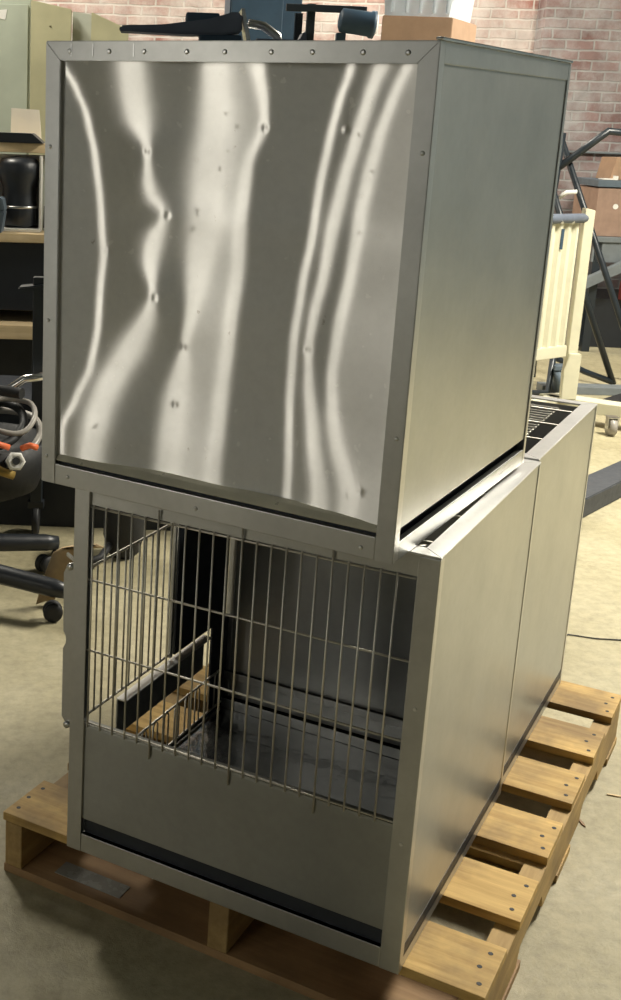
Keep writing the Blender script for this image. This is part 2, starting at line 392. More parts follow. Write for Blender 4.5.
# door hardware plate that sticks out to the left
q = MB(); pts = [(.004, .253), (-.014, .258), (-.027, .275), (-.0275, .42), (-.021, .432), (-.021, .445), (-.0275, .457), (-.029, .575), (-.020, .596), (.004, .606)]
q.prism(pts, .012, .015, 'Y', .0006); q.build('hinge_plate', 'frame', A)
for zz in (.592, .262):
    q = MB(); q.lathe([(.0, -.006), (.007, -.006), (.007, .004), (.0, .004)], 10, (-.012, .010, zz), Matrix.Rotation(math.pi/2, 4, 'X')); q.build('bolt', 'rivet', A)
q = MB(); q.prism([(.0, .600), (-.022, .612), (-.022, .618), (0, .606)], .010, .016, 'Y'); q.build('latch_tongue', 'rivet', A)
# U shaped latch rod lying in the top opening
q = MB(); q.tube([(.60, .40, hA-.006), (.622, .060, hA-.006), (.628, .050, hA-.006), (.640, .050, hA-.006), (.648, .058, hA-.006)], .0024, 8); q.build('latch_rod', 'wire', A)
wire_top(A, wA, dA, hA, .09)
for zz in (.25, .5): 
    q = MB(); q.lathe([(.0035, 0), (.003, .0015)], 10, (0, 0, 0), Matrix.Rotation(math.pi/2, 4, 'X')); q.build('rivet', 'rivet', A, (wA-.018, 0.0, zz))

B = thing('wire_topped_cage', 'rear lower stainless steel cage with wire rack top behind the grille fronted cage', 'animal cage', (-.004, dA+.004, PH))
dB = .652; wB = wA-.002
cage_shell(B, wB, dB, hA+.003)
wire_top(B, wB, dB, hA+.003, .05)
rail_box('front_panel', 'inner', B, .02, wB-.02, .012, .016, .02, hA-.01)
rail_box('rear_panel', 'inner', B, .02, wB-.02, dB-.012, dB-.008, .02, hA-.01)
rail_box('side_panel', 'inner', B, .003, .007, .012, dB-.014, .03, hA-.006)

# ------------------------------------------------------------------ upper cage with dented panel
wC, dC, hC = .6841, .7069, .7721
CR = bpy.data.objects.new('solid_steel_cage', None); COL.objects.link(CR)
tag(CR, 'upper stainless steel cage with dented solid front panel stacked on the lower cage', 'animal cage')
CR.location = (.3117486877, .2936836037, .9145+.0005); CR.rotation_euler = (.0155, .0052, -.0468)
Cm = Matrix.LocRotScale(CR.location, CR.rotation_euler, None)
ox, oy = -wC/2, -dC/2        # local offset: front-left-bottom corner
def cbox(name, mat, x0, x1, y0, y1, z0, z1, bev=.0015, par=CR):
    q = MB(); q.box(ox+x0, ox+x1, oy+y0, oy+y1, z0, z1, bev); return q.build(name, mat, par)
FW = .031
q = MB(); q.prism([(ox, 0), (ox+FW, .0), (ox+FW, hC-FW), (ox, hC)], oy, oy+.014, 'Y', .0012); q.build('corner_post', 'frame', CR)
q = MB(); q.prism([(ox+wC, 0), (ox+wC-FW, .0), (ox+wC-FW, hC-FW), (ox+wC, hC)], oy, oy+.022, 'Y', .0012); q.build('corner_post', 'frame', CR)
q = MB(); q.prism([(ox, hC), (ox+FW, hC-FW), (ox+wC-FW, hC-FW), (ox+wC, hC)], oy+.0003, oy+.014, 'Y', .0012); tr = q.build('top_rail', 'frame', CR)
cbox('bottom_rail', 'frame', FW, wC-FW, .0006, .012, .0, .038)
for i in range(9):
    x_ = .05+i*.0735+(.006 if i % 2 else 0)
    rv = MB(); rv.lathe([(.0042, 0), (.0038, .0012), (.002, .002)], 12, (0, 0, 0), Matrix.Rotation(math.pi/2, 4, 'X')); rv.build('rivet', 'rivet', tr, (ox+x_, oy+.0003, hC-.016))
for x_, z_ in ((.012, .60), (.012, .30), (.012, .05), (wC-.012, .62), (wC-.012, .20), (.06, .018), (.33, .016), (.63, .016)):
    rv = MB(); rv.lathe([(.0036, 0), (.003, .0012), (.001, .0018)], 12, (0, 0, 0), Matrix.Rotation(math.pi/2, 4, 'X')); rv.build('rivet', 'rivet', CR, (ox+x_, oy, z_))
for x_ in (.052, .096, .176):
    cbox('edge_scratch', 'rivet', x_, x_+.0025, -.0006, .0, hC-.024, hC-.004, .0002)
cbox('corner_post', 'frame', 0, .02, dC-.014, dC, 0, hC); cbox('corner_post', 'frame', wC-.014, wC, dC-.014, dC, 0, hC)
# side (right): top rail, recessed panel, slot, bottom rail
cbox('top_rail', 'frame', wC-.010, wC-.0004, .022, dC-.014, hC-.030, hC)
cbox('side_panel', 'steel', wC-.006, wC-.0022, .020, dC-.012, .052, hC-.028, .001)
cbox('bottom_rail', 'steel', wC-.012, wC-.0004, .022, dC-.014, 0, .030)
cbox('shadow_gap_strip', 'darkpanel', wC-.03, wC-.02, .022, dC-.014, .02, .07, .0005)  # black strip supplies the darkness inside the side slot
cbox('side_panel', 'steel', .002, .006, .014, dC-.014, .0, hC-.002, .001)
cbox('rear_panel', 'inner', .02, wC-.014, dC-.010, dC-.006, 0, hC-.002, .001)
cbox('top_panel', 'steel', .001, wC-.001, .001, dC-.001, hC-.002, hC+.0005, .0005)
cbox('edge_glint_strip', 'chrome', wC-.008, wC+.003, .001, dC-.001, hC+.0008, hC+.0055, .002)  # chrome strip added to catch a bright line along the top edge
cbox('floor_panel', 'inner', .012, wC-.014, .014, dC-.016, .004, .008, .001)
# rolled lip under the panel
q = MB(); q.prism([(oy+.002, .046), (oy+.006, .043), (oy+.026, .046), (oy+.026, .060), (oy+.012, .056)], ox+FW, ox+wC-FW, 'X', .001); q.build('rolled_lip', 'lip', CR)
cbox('slot_shade_backing', 'darkpanel', FW, wC-FW, .012, .014, .034, .048, .0004)  # black strip painted in for the shade under the lip

# dented front sheet: ridges are shaped so each bright streak mirrors the added pane
STREAKS = [
 [(0.03, 0.739, 0.004), (0.06, 0.703, 0.006), (0.086, 0.655, 0.006), (0.106, 0.583, 0.006), (0.116, 0.518, 0.006), (0.122, 0.452, 0.006), (0.127, 0.43, 0.004), (0.12, 0.367, 0.005), (0.118, 0.297, 0.004), (0.105, 0.228, 0.004), (0.074, 0.165, 0.004), (0.042, 0.108, 0.004)],
 [(0.172, 0.743, 0.023), (0.18, 0.697, 0.025), (0.192, 0.643, 0.023), (0.209, 0.601, 0.003), (0.213, 0.549, 0.011), (0.228, 0.518, 0.015), (0.251, 0.502, 0.004), (0.23, 0.464, 0.017), (0.222, 0.419, 0.015), (0.23, 0.367, 0.004), (0.222, 0.327, 0.015), (0.193, 0.272, 0.025), (0.152, 0.205, 0.025), (0.128, 0.147, 0.024), (0.115, 0.071, 0.022)],
 [(0.322, 0.745, 0.018), (0.327, 0.655, 0.025), (0.319, 0.563, 0.029), (0.314, 0.492, 0.026), (0.307, 0.419, 0.018), (0.302, 0.353, 0.01), (0.292, 0.29, 0.004), (0.285, 0.242, 0.013), (0.275, 0.189, 0.018), (0.262, 0.09, 0.018)],
 [(0.402, 0.745, 0.01), (0.416, 0.687, 0.007), (0.42, 0.646, 0.004), (0.395, 0.59, 0.007), (0.389, 0.506, 0.009), (0.388, 0.411, 0.009), (0.379, 0.314, 0.009), (0.37, 0.213, 0.01), (0.364, 0.092, 0.011)],
 [(0.552, 0.735, 0.005), (0.537, 0.69, 0.005), (0.526, 0.633, 0.004), (0.515, 0.56, 0.005), (0.508, 0.485, 0.005), (0.497, 0.407, 0.005), (0.489, 0.328, 0.005), (0.489, 0.232, 0.005), (0.494, 0.101, 0.006)],
 [(0.603, 0.747, 0.011), (0.586, 0.698, 0.009), (0.57, 0.635, 0.009), (0.556, 0.577, 0.009), (0.546, 0.518, 0.01), (0.536, 0.442, 0.008), (0.521, 0.348, 0.007), (0.517, 0.316, 0.003), (0.522, 0.253, 0.008), (0.535, 0.174, 0.01), (0.556, 0.08, 0.013)],
 [(0.639, 0.747, 0.004), (0.617, 0.692, 0.006), (0.601, 0.636, 0.007), (0.59, 0.579, 0.008), (0.581, 0.52, 0.008), (0.576, 0.446, 0.007), (0.561, 0.353, 0.007), (0.556, 0.274, 0.006), (0.565, 0.196, 0.009), (0.596, 0.088, 0.012)],
]
DENTS = [(0.137, 0.433), (0.209, 0.601), (0.253, 0.502), (0.234, 0.365), (0.292, 0.29), (0.42, 0.646), (0.517, 0.316), (0.281, 0.19), (0.621, 0.106), (0.552, 0.648)]
def at(s, z):
    if z >= s[0][1]: return s[0][0], s[0][2]
    for a, c in zip(s, s[1:]):
        if a[1] >= z >= c[1]:
            f = (a[1]-z)/(a[1]-c[1]); f2 = f*f*(3-2*f)*.5+f*.5
            return a[0]+(c[0]-a[0])*f2, a[2]+(c[2]-a[2])*f
    return s[-1][0], s[-1][2]
AMP = .095
GAPS = [1, 1, 1, .42, 1, .9, .9, .5]
def relief_rows(Hp, cl, wl, x0, x1, z0, z1, NX, NZ):
    def shifted(s, z):
        x, w = at(s, z)
        if Hp is None: return x, w
        j = min(NZ, max(0, round((z-z0)/(z1-z0)*NZ))); i = min(NX, max(0, round((x-x0)/(x1-x0)*NX)))
        return x+(ox+x-cl.x)*(.0085-Hp[j][i])/(oy-cl.y), w
    H = []
    for j in range(NZ+1):
        z = z0+(z1-z0)*j/NZ
        ss = sorted(shifted(s, z) for s in STREAKS)
        sl = []
        for i in range(NX+1):
            x = x0+(x1-x0)*i/NX
            v = Vector((cl.x-(ox+x), cl.y-oy)).normalized(); l = Vector((wl.x-(ox+x), wl.y-oy)).normalized()
            n = v+l; base = -n.x/abs(n.y)
            k = sum(1 for s in ss if s[0] < x); sg = 1 if k % 2 else -1
            L = ss[k-1] if k > 0 else (x0-.03, .012); Rr = ss[k] if k < len(ss) else (x1+.03, .012)
            dl = (x-L[0])/max(L[1], .006); dr = (Rr[0]-x)/max(Rr[1], .006)
            gg = sg*AMP*GAPS[k]*(1-math.exp(-(dl/1.75)**2))*(1-math.exp(-(dr/1.75)**2))
            sl.append((base, gg))
        dx = (x1-x0)/NX
        Bs = sum(a for a, _ in sl)*dx; Pp = sum(c for _, c in sl if c > 0)*dx; Nn = -sum(c for _, c in sl if c < 0)*dx
        d = (Bs+Pp-Nn)/2; kp = kn = 1
        h = 0; row = []
        for a, c in sl:
            row.append(h); h += (a+c*(kp if c > 0 else kn))*dx
        row = [r-row[-1]*i/NX for i, r in enumerate(row)]
        H.append(row)
    # keep the ridges running smoothly from row to row
    for _ in range(25):
        H2 = [r[:] for r in H]
        for j in range(1, NZ):
            for i in range(NX+1): H2[j][i] = .25*H[j-1][i]+.5*H[j][i]+.25*H[j+1][i]
        H = H2
    return H
def dented_panel():
    inv = Cm.inverted(); cl = inv @ Vector((CX, CY, CZ)); wl = inv @ W(UL, PANE_V, 1.5)
    x0, x1, z0, z1 = FW-.003, wC-FW+.003, .055, hC-FW+.003
    NX, NZ = 300, 220
    H = None
    for _pass in range(3): H = relief_rows(H, cl, wl, x0, x1, z0, z1, NX, NZ)
    dents = []
    for dxx, dz in DENTS:
        j = min(NZ, max(0, round((dz-z0)/(z1-z0)*NZ))); i = min(NX, max(0, round((dxx-x0)/(x1-x0)*NX))); D = (.0085-H[j][i])/(oy-cl.y)
        dents.append((dxx+(ox+dxx-cl.x)*D, dz+(dz-cl.z)*D))
    bm = bmesh.new(); V = []
    for j in range(NZ+1):
        z = z0+(z1-z0)*j/NZ; r = []
        for i in range(NX+1):
            x = x0+(x1-x0)*i/NX; h = H[j][i]
            for dxx, dz in dents:
                rr = ((x-dxx)**2+(z-dz)**2)/(.005**2)
                if rr < 9: h -= .0005*math.exp(-rr)
            r.append(bm.verts.new((ox+x, oy+.0085-h, z)))
        V.append(r)
    for j in range(NZ):
        for i in range(NX):
            f = bm.faces.new((V[j][i], V[j][i+1], V[j+1][i+1], V[j+1][i])); f.smooth = True
    me = bpy.data.meshes.new('front_panel'); bm.to_mesh(me); bm.free(); me.materials.append(M['panel'])
    o = bpy.data.objects.new('front_panel', me); COL.objects.link(o); o.parent = CR
    hs = [h for r in H for h in r]; print('PANEL relief', round(min(hs), 4), round(max(hs), 4))
    return o
dented_panel()

# ------------------------------------------------------------------ things lying on the upper cage
TOPZ = .9150+hC
q = thing('padded_armrest', 'long grey padded armrest with silver end bracket lying on the upper cage', 'armrest', W(0, 0, 0), RZ)
m_ = MB(); v0 = 2.22
m_.prism([(-.058, 1.7125), (-.055, 1.722), (.02, 1.726), (.10, 1.738), (.146, 1.752), (.158, 1.748), (.160, 1.718), (.13, 1.712), (.06, 1.7105)], v0, v0+.06, 'Y', .003); m_.build('pad', 'bluegrey', q)
m_ = MB(); m_.box(.085, .16, v0+.005, v0+.05, 1.692, 1.713, .003); m_.box(.06, .12, v0+.01, v0+.05, 1.728, 1.749, .004); m_.build('mount', 'navy', q)
m_ = MB(); m_.prism([(.156, 1.757), (.162, 1.757), (.178, 1.694), (.170, 1.694)], v0-.004, v0+.064, 'Y', .001); m_.build('end_bracket', 'chrome', q)
m_ = MB(); m_.tube([(.172, v0+.03, 1.735), (.20, v0+.03, 1.731), (.225, v0+.03, 1.715), (.23, v0+.03, 1.695)], .008); m_.build('curved_rod', 'rivet', q)
m_ = MB(); m_.prism([(.185, 1.692), (.185, 1.708), (.262, 1.708), (.268, 1.722), (.273, 1.722), (.277, 1.692)], v0, v0+.05, 'Y', .002); m_.build('clamp', 'bluegrey', q)

# tall dark blue cabinet behind
t = thing('dark_blue_cabinet', 'tall dark blue metal cabinet standing behind the upper cage', 'cabinet', W(.555, 6.3), RZ)
m_ = MB(); m_.box(-.17, .19, 0, .45, 0, 2.75, .006); m_.build('body', 'navy', t)
m_ = MB(); m_.box(-.162, .095, -.018, -.001, .08, 2.72, .004); dd = m_.build('door', 'navy', t)
m_ = MB(); m_.box(.04, .055, -.04, -.018, 1.2, 1.36, .004); m_.build('handle', 'chrome', dd)

# black shelving with carton, bin and work lamp
t = thing('black_shelving_rack', 'black steel shelving with perforated posts behind the upper cage', 'shelf', W(0, 0), RZ)
SV = 5.5
for i, (u_, v_) in enumerate(((.675, SV), (1.52, SV), (.675, SV+.45), (1.52, SV+.45))):
    top = 2.09 if i in (0, 2) else 1.93
    m_ = MB(); m_.box(u_, u_+.035, v_, v_+.004, 0, top, .001); m_.box(u_, u_+.004, v_, v_+.035, 0, top, .001)
    for k in range(18): m_.box(u_+.014, u_+.022, v_-.0015, v_+.0005, top-.03-k*.04, top-.012-k*.04)
    m_.build('post', 'blacktube', t)
for z in (.25, 1.0, 1.93):
    m_ = MB(); m_.box(.68, 1.55, SV+.004, SV+.48, z-.03, z, .003); m_.build('shelf_board', 'blacktube', t)
m_ = MB(); m_.box(.58, .93, SV-.02, SV, 2.055, 2.085, .003); m_.build('hanging_rail', 'blacktube', t)
t = thing('work_lamp', 'black cylindrical work lamp with pale lens in front of the carton', 'lamp', W(0, 0), RZ)
lm = Matrix.Translation((.875, SV-.06, 2.015)) @ Matrix.Rotation(math.radians(96), 4, 'Y')
m_ = MB(); m_.lathe([(.03, -.07), (.05, -.06), (.052, .06), (.058, .07), (.058, .085)], 20, (0, 0, 0), lm); m_.build('lamp_body', 'navy', t)
m_ = MB(); m_.lathe([(.052, .084), (.04, .094), (.01, .098)], 20, (0, 0, 0), lm); m_.build('lens', 'white', t)
m_ = MB(); m_.box(.80, .84, SV-.06, SV-.02, 1.93, 1.97, .004); m_.box(.78, .86, SV-.06, SV+.01, 1.931, 1.937, .002); m_.build('lamp_foot', 'navy', t)
m_ = MB(); m_.prism([(1.005, SV+.02), (1.31, SV+.01), (1.50, SV+.33), (1.20, SV+.42)], 1.93, 2.055, 'Z', .003)
c_ = m_.build('cardboard_carton', 'card', None, ROOM, RZ); tag(c_, 'brown cardboard carton under the clear plastic bin', 'box')
t = thing('clear_storage_bin', 'clear plastic storage bin standing on the brown carton', 'storage bin', W(0, 0), RZ)
m_ = MB()
def frustum(mb, c0, c1, h0, h1):
    b_ = mb.bm; lo = [b_.verts.new((*p, h0)) for p in c0]; hi = [b_.verts.new((*p, h1)) for p in c1]
    b_.faces.new(lo[::-1]); n = len(lo)
    for i in range(n): b_.faces.new((lo[i], lo[(i+1) % n], hi[(i+1) % n], hi[i]))
frustum(m_, [(1.02, SV+.05), (1.30, SV+.04), (1.46, SV+.30), (1.20, SV+.38)], [(.99, SV+.02), (1.33, SV+.01), (1.50, SV+.34), (1.18, SV+.42)], 2.058, 2.36)
m_.build('bin_body', 'bin', t)
m_ = MB(); m_.prism([(.98, SV+.01), (1.34, SV), (1.51, SV+.35), (1.17, SV+.43)], 2.36, 2.38, 'Z', .004); m_.build('lid', 'white', t)
for xx in (1.05, 1.11, 1.17, 1.23, 1.29):
    m_ = MB(); m_.box(xx-.006, xx+.006, SV+.022, SV+.04, 2.07, 2.35, .002); m_.build('rib', 'bin', t)

# ------------------------------------------------------------------ left background
def slab(name, mat, label, cat, u0, u1, v0, v1, z0, z1, bev=.004, group=None):
    m_ = MB(); m_.box(u0, u1, v0, v1, z0, z1, bev); return tag(m_.build(name, mat, None, ROOM, RZ), label, cat, group)
def panel_board(label, mat, pts, v, th=.04):
    m_ = MB(); m_.prism(pts, v, v+th, 'Y', .003); return m_
t = thing('locker_bank', 'pale green metal locker at the far left behind the bench', 'locker', W(-1.32, 7.5), RZ)
m_ = MB(); m_.box(-.6, .60, 0, .5, 0, 2.26, .006); m_.build('body', 'green', t)
m_ = MB(); m_.box(.27, .585, -.014, -.001, .1, 2.22, .003); m_.build('door', 'green', t)
m_ = MB(); m_.prism([(.30, 2.17), (.46, 2.19), (.45, 2.13), (.40, 2.14), (.38, 2.16), (.31, 2.15)], -.017, -.0142, 'Y'); m_.build('torn_sticker', 'white', t)
t = thing('olive_partition', 'tall olive painted board standing between the green lockers and pale strip', 'board', W(0, 0), RZ)
m_ = panel_board('', '', [(-.715, 0), (-.475, 0), (-.475, 2.20), (-.715, 2.245)], 7.45); m_.build('board', 'olive', t)
for z in (2.10, 1.98, 1.2):
    m_ = MB(); m_.lathe([(.006, 0), (.006, .003)], 8, (-.60, 7.449, z), Matrix.Identity(4)); m_.build('screw', 'rubber', t)
tag(panel_board('', '', [(-.473, 0), (-.357, 0), (-.357, 2.18), (-.473, 2.195)], 7.52).build('pale_partition_strip', 'palegrey', None, ROOM, RZ), 'narrow pale grey board strip beside the olive board', 'board')
tag(panel_board('', '', [(-.355, 0), (-.135, 0), (-.135, 2.095), (-.355, 2.185)], 7.40).build('sloping_top_board', 'olive', None, ROOM, RZ), 'olive board with sloping top edge left of the grey armrest', 'board')
# bench
t = thing('workbench', 'dark workbench with pale wooden top and shelves at the left', 'workbench', W(0, 0), RZ)
BV = 5.5
m_ = MB(); m_.prism([(-1.6, BV), (-.20, BV+.12), (-.20, BV+.72), (-1.6, BV+.6)], 1.005, 1.045, 'Z', .003); m_.build('bench_top', 'shelfwood', t)
m_ = MB(); m_.box(-1.6, -.22, BV+.14, BV+.58, .68, 1.0, .004); m_.build('apron', 'blackplastic', t)
m_ = MB(); m_.prism([(-1.6, BV), (-.30, BV+.04), (-.30, BV+.55), (-1.6, BV+.5)], .56, .625, 'Z', .003); m_.build('lower_shelf', 'shelfwood', t)
m_ = MB(); m_.box(-1.6, -.22, BV+.52, BV+.55, .02, 1.0, .004); m_.build('rear_panel', 'blackplastic', t)
for u_ in (-1.6, -.27):
    for v_ in (BV+.14, BV+.52):
        m_ = MB(); m_.box(u_, u_+.05, v_, v_+.05, 0, 1.0, .003); m_.build('leg', 'blackplastic', t)
m_ = MB(); m_.prism([(-1.6, BV+.16), (-.36, BV+.28), (-.36, BV+.66), (-1.6, BV+.6)], 1.408, 1.452, 'Z', .003); m_.build('upper_shelf', 'shelfwood', t)
m_ = MB(); m_.box(-.42, -.39, BV+.3, BV+.6, 1.045, 1.408, .003); m_.build('shelf_upright', 'palegrey', t)
slab('cabinet_base', 'darkpanel', 'black low cabinet under the bench behind the wheeled tub', 'cabinet', -1.0, .9, 4.5, 5.0, .0, .5)
t = thing('white_card_sheet', 'white card standing behind the black tray on the upper shelf', 'card', W(-.60, BV+.56, 1.452), RZ)
m_ = MB(); m_.prism([(-.075, 0), (.08, 0), (.065, .155), (-.072, .16)], 0, .006, 'Y', .001); m_.build('sheet', 'white', t)
m_ = MB(); m_.prism([(-.14, .02), (-.14, .045), (.10, .045), (.155, .0), (-.14, .0)], .0, .16, 'Y', .003); tag(m_.build('paper_tray', 'blackplastic', None, W(-.64, BV+.24, 1.452), RZ), 'flat black tray on the upper left shelf', 'tray')
t = thing('coffee_maker', 'black rounded coffee maker in its white carton on the bench', 'coffee maker', W(-.60, BV+.28, 1.046), RZ)
m_ = MB(); m_.lathe([(.075, .02), (.088, .03), (.09, .10), (.08, .14), (.078, .20), (.10, .26), (.102, .31), (.08, .335), (.02, .345)], 24); m_.build('body', 'blackplastic', t)
m_ = MB(); m_.lathe([(.0885, .106), (.0915, .108), (.0915, .116), (.0885, .118)], 24); m_.build('silver_band', 'rivet', t)
m_ = MB(); m_.box(-.12, .11, -.10, .12, 0, .015, .002); m_.box(-.12, .11, .11, .12, .015, .35, .002); m_.box(.10, .11, -.06, .11, .015, .35, .002); m_.build('open_carton', 'white', t)
slab('pale_green_box', 'palegrey', 'pale box behind the coffee maker under the shelf', 'box', -.49, -.43, BV+.3, BV+.5, 1.046, 1.38)
t = thing('tool_box', 'grey blue plastic tool box on the bench edge', 'tool box', W(-.745, BV+.06, 1.046), RZ)
m_ = MB(); m_.prism([(-.12, 0), (.085, 0), (.10, .10), (-.12, .10)], 0, .12, 'Y', .004); m_.build('box_body', 'greyblue', t)
m_ = MB(); m_.prism([(-.12, .103), (.102, .103), (.09, .16), (-.12, .17)], 0, .12, 'Y', .004); m_.build('lid', 'greyblue', t)
t = thing('coiled_black_cord', 'thin black cord standing on the bench beside the steel cage', 'cord', W(-.475, BV+.22, 1.046), RZ)
m_ = MB(); m_.tube([(0, 0, .02), (0, 0, .12), (.02, 0, .10), (.06, 0, .105), (.03, 0, .04), (.0, .0, .035), (.05, 0, .02), (.1, 0, .012), (.11, 0, .006)], .004, 6); m_.build('cord', 'rubber', t)
slab('red_container', 'red', 'dark red container at the left edge of the bench', 'container', -.84, -.73, BV+.30, BV+.4, 1.046, 1.33, .03)

# wheeled stand with tub of hoses
t = thing('wheeled_equipment_stand', 'black upright wheeled stand right behind the left edge of the cages', 'equipment stand', W(-.378, 4.4), RZ)
m_ = MB(); m_.box(-.022, .022, -.02, .02, .13, 1.0, .004); m_.build('post', 'blacktube', t)
m_ = MB(); m_.prism([(-.07, .945), (.02, .955), (.02, .975), (-.075, .962)], -.04, .04, 'Y', .004); m_.build('arm_plate', 'blacktube', t)
m_ = MB(); m_.box(-.03, .03, -.022, .022, .11, .14, .004); m_.build('caster_fork', 'blackplastic', t)
m_ = MB(); m_.lathe([(.03, -.012), (.058, -.012), (.06, -.006), (.06, .006), (.058, .012), (.03, .012)], 20, (0, 0, .06), Matrix.Rotation(math.pi/2, 4, 'Y')); m_.build('caster_wheel', 'rubber', t)
t = thing('hose_tub', 'round black rubber tub filled with coiled hoses behind the steel cage', 'tub', W(-.56, 4.22, 0), RZ)
m_ = MB(); m_.lathe([(.12, .215), (.20, .25), (.235, .34), (.238, .43), (.22, .43), (.20, .38), (.05, .36)], 28); m_.build('tub_body', 'rubber', t)
m_ = MB(); m_.lathe([(.04, .03), (.04, .2), (.14, .22)], 12); m_.build('pedestal', 'blackplastic', t)
def ring(u_, v_, z_, r, tr_, name, mat, label, tilt=.3, sq=.35):
    m_ = MB(); m_.tube([(r*math.cos(k*math.pi/16), r*math.sin(k*math.pi/16), tilt*r*math.sin(k*math.pi/16)+.006*math.sin(k*math.pi/5)) for k in range(32)], tr_, 8, closed=True)
    return tag(m_.build(name, mat, None, W(u_, v_, z_), RZ), label, 'hose')
ring(-.50, 4.2, .455, .15, .013, 'coiled_hose', 'hose', 'pale grey coiled hose, lowest coil in the black tub', .35)
ring(-.56, 4.2, .490, .15, .016, 'coiled_hose', 'rubber', 'black coiled hose lying above the pale grey coil', .35)
ring(-.46, 4.2, .52, .09, .010, 'coiled_hose', 'hose', 'small pale hose loop on top of the black coil', .5)
m_ = MB(); m_.tube([(-.60, 4.2, .66), (-.50, 4.15, .625), (-.408, 4.1, .625)], .020, 12); tag(m_.build('rubber_tube', 'rubber', None, ROOM, RZ), 'thick black tube with round open end above the hose tub', 'tube')
m_ = MB(); m_.tube([(-.60, 4.3, .50), (-.50, 4.3, .575), (-.42, 4.3, .635), (-.33, 4.3, .65)], .016, 12); tag(m_.build('chrome_pipe', 'chrome', None, ROOM, RZ), 'shiny steel pipe slanting behind the black tube', 'pipe')
t = thing('hose_nozzle', 'metal hose nozzle with pale hexagonal end hanging over the tub', 'nozzle', W(-.415, 3.95, .42), RZ)
nm = Matrix.Rotation(math.radians(72), 4, 'X') @ Matrix.Rotation(.3, 4, 'Y')
m_ = MB(); m_.lathe([(.020, -.12), (.024, -.05), (.022, -.02), (.03, -.01), (.03, .0)], 6, (0, 0, 0), nm); m_.build('barrel', 'rivet', t)
m_ = MB(); m_.lathe([(.030, 0.0005), (.034, .006), (.034, .022), (.026, .026), (.018, .02)], 6, (0, 0, 0), nm); m_.build('hex_collar', 'white', t)
m_ = MB(); m_.lathe([(.013, .021), (.013, .026)], 12, (0, 0, 0), nm); m_.build('bore', 'rubber', t)
for pts, nm_, mt, lb_ in (([(-.56, 4.0, .47), (-.49, 3.98, .475), (-.44, 4.0, .455)], 'orange_strap', 'orange', 'orange strap left of the hose nozzle'),
                     ([(-.40, 4.03, .445), (-.37, 4.02, .46), (-.345, 4.03, .45)], 'orange_strap', 'orange', 'orange strap end right of the hose nozzle'),
                     ([(-.52, 3.99, .40), (-.46, 3.97, .375), (-.42, 3.98, .36)], 'brass_fitting', 'brass', 'dull brass pipe fitting under the hose nozzle')):
    m_ = MB(); m_.tube(pts, .016 if 'brass' in nm_ else .011, 8); tag(m_.build(nm_, mt, None, ROOM, RZ), lb_, 'strap' if 'strap' in nm_ else 'fitting')

# office chair base coming in from the left
t = thing('office_chair_base', 'black five star office chair base on casters at the left edge', 'office chair', W(-.86, 3.80), RZ)
def chair_leg(tip, zt=.115):
    d = Vector((tip[0], tip[1], 0)); d *= 1.06; m_ = MB()
    m_.tube([(0, 0, .145), tuple(d*.5+Vector((0, 0, .135))), tuple(d*.93+Vector((0, 0, .112))), tuple(d+Vector((0, 0, .108)))], [.038, .033, .030, .024], 12)
    lg = m_.build('leg', 'blackplastic', t)
    m_ = MB(); a = math.atan2(tip[1], tip[0]); mm = Matrix.Rotation(a+.5, 4, 'Z') @ Matrix.Rotation(math.pi/2, 4, 'X')
    c_ = d*.93
    for o_ in (-.014, .014):
        off = Matrix.Rotation(a+.5, 4, 'Z') @ Vector((0, o_, 0))
        m_.lathe([(.012, -.009), (.030, -.009), (.032, 0), (.030, .009), (.012, .009)], 20, tuple(c_+off+Vector((0, 0, .032))), mm)
    m_.build('caster', 'rubber', t)
TIPS = [(.56, .205), (.62, -.225)]
for a in (2.6, 3.9, 1.6): TIPS.append((.45*math.cos(a), .45*math.sin(a)))
for tp in TIPS: chair_leg(tp)
m_ = MB(); m_.lathe([(.05, .11), (.055, .17), (.03, .2), (.03, .42)], 16); m_.build('gas_column', 'blackplastic', t)
m_ = MB(); m_.lathe([(.22, .43), (.25, .45), (.24, .50), (.05, .52)], 24); m_.build('seat', 'blackplastic', t)
# tan scrap by the cage post
t = thing('tan_leather_scrap', 'curved tan leather strip standing behind the hinge plate of the lower cage', 'leather strip', W(0, 0), RZ)
m_ = MB(); n = 10; LV, RVv = [], []
bmx = m_.bm
path = [(-.285, .01, .035), (-.272, .05, .04), (-.255, .10, .045), (-.235, .15, .05), (-.215, .19, .058), (-.18, .21, .065), (-.15, .20, .06)]
rows_ = []
for (u_, z_, w_) in path:
    w_ *= 1.7; rows_.append([bmx.verts.new((u_-w_*.45+a*w_, 3.68+b_*.012+.02*math.sin(a*3), z_+a*.015)) for a, b_ in ((0, 0), (.5, -.6), (1, 0), (1, 1), (.5, .4), (0, 1))])
for a_, c_ in zip(rows_, rows_[1:]):
    for k in range(6): bmx.faces.new((a_[k], a_[(k+1) % 6], c_[(k+1) % 6], c_[k])).smooth = True
bmx.faces.new(rows_[0][::-1]); bmx.faces.new(rows_[-1])
m_.build('strip', 'tan', t)
# black bucket-like wheel and hose seen through the grille
t = thing('black_floor_bin', 'dark round bin with a short hose seen through the side grille', 'bin', W(-.035, 4.2), RZ)
m_ = MB(); m_.lathe([(.04, .0), (.06, .02), (.075, .08), (.075, .24), (.06, .27), (.02, .28)], 24); m_.build('bin_body', 'rubber', t)
m_ = MB(); m_.tube([(-.05, -.06, .06), (-.08, -.14, .04), (-.14, -.16, .02), (-.22, -.12, .02), (-.25, -.05, .02)], .014, 8); m_.build('hose', 'rubber', t)

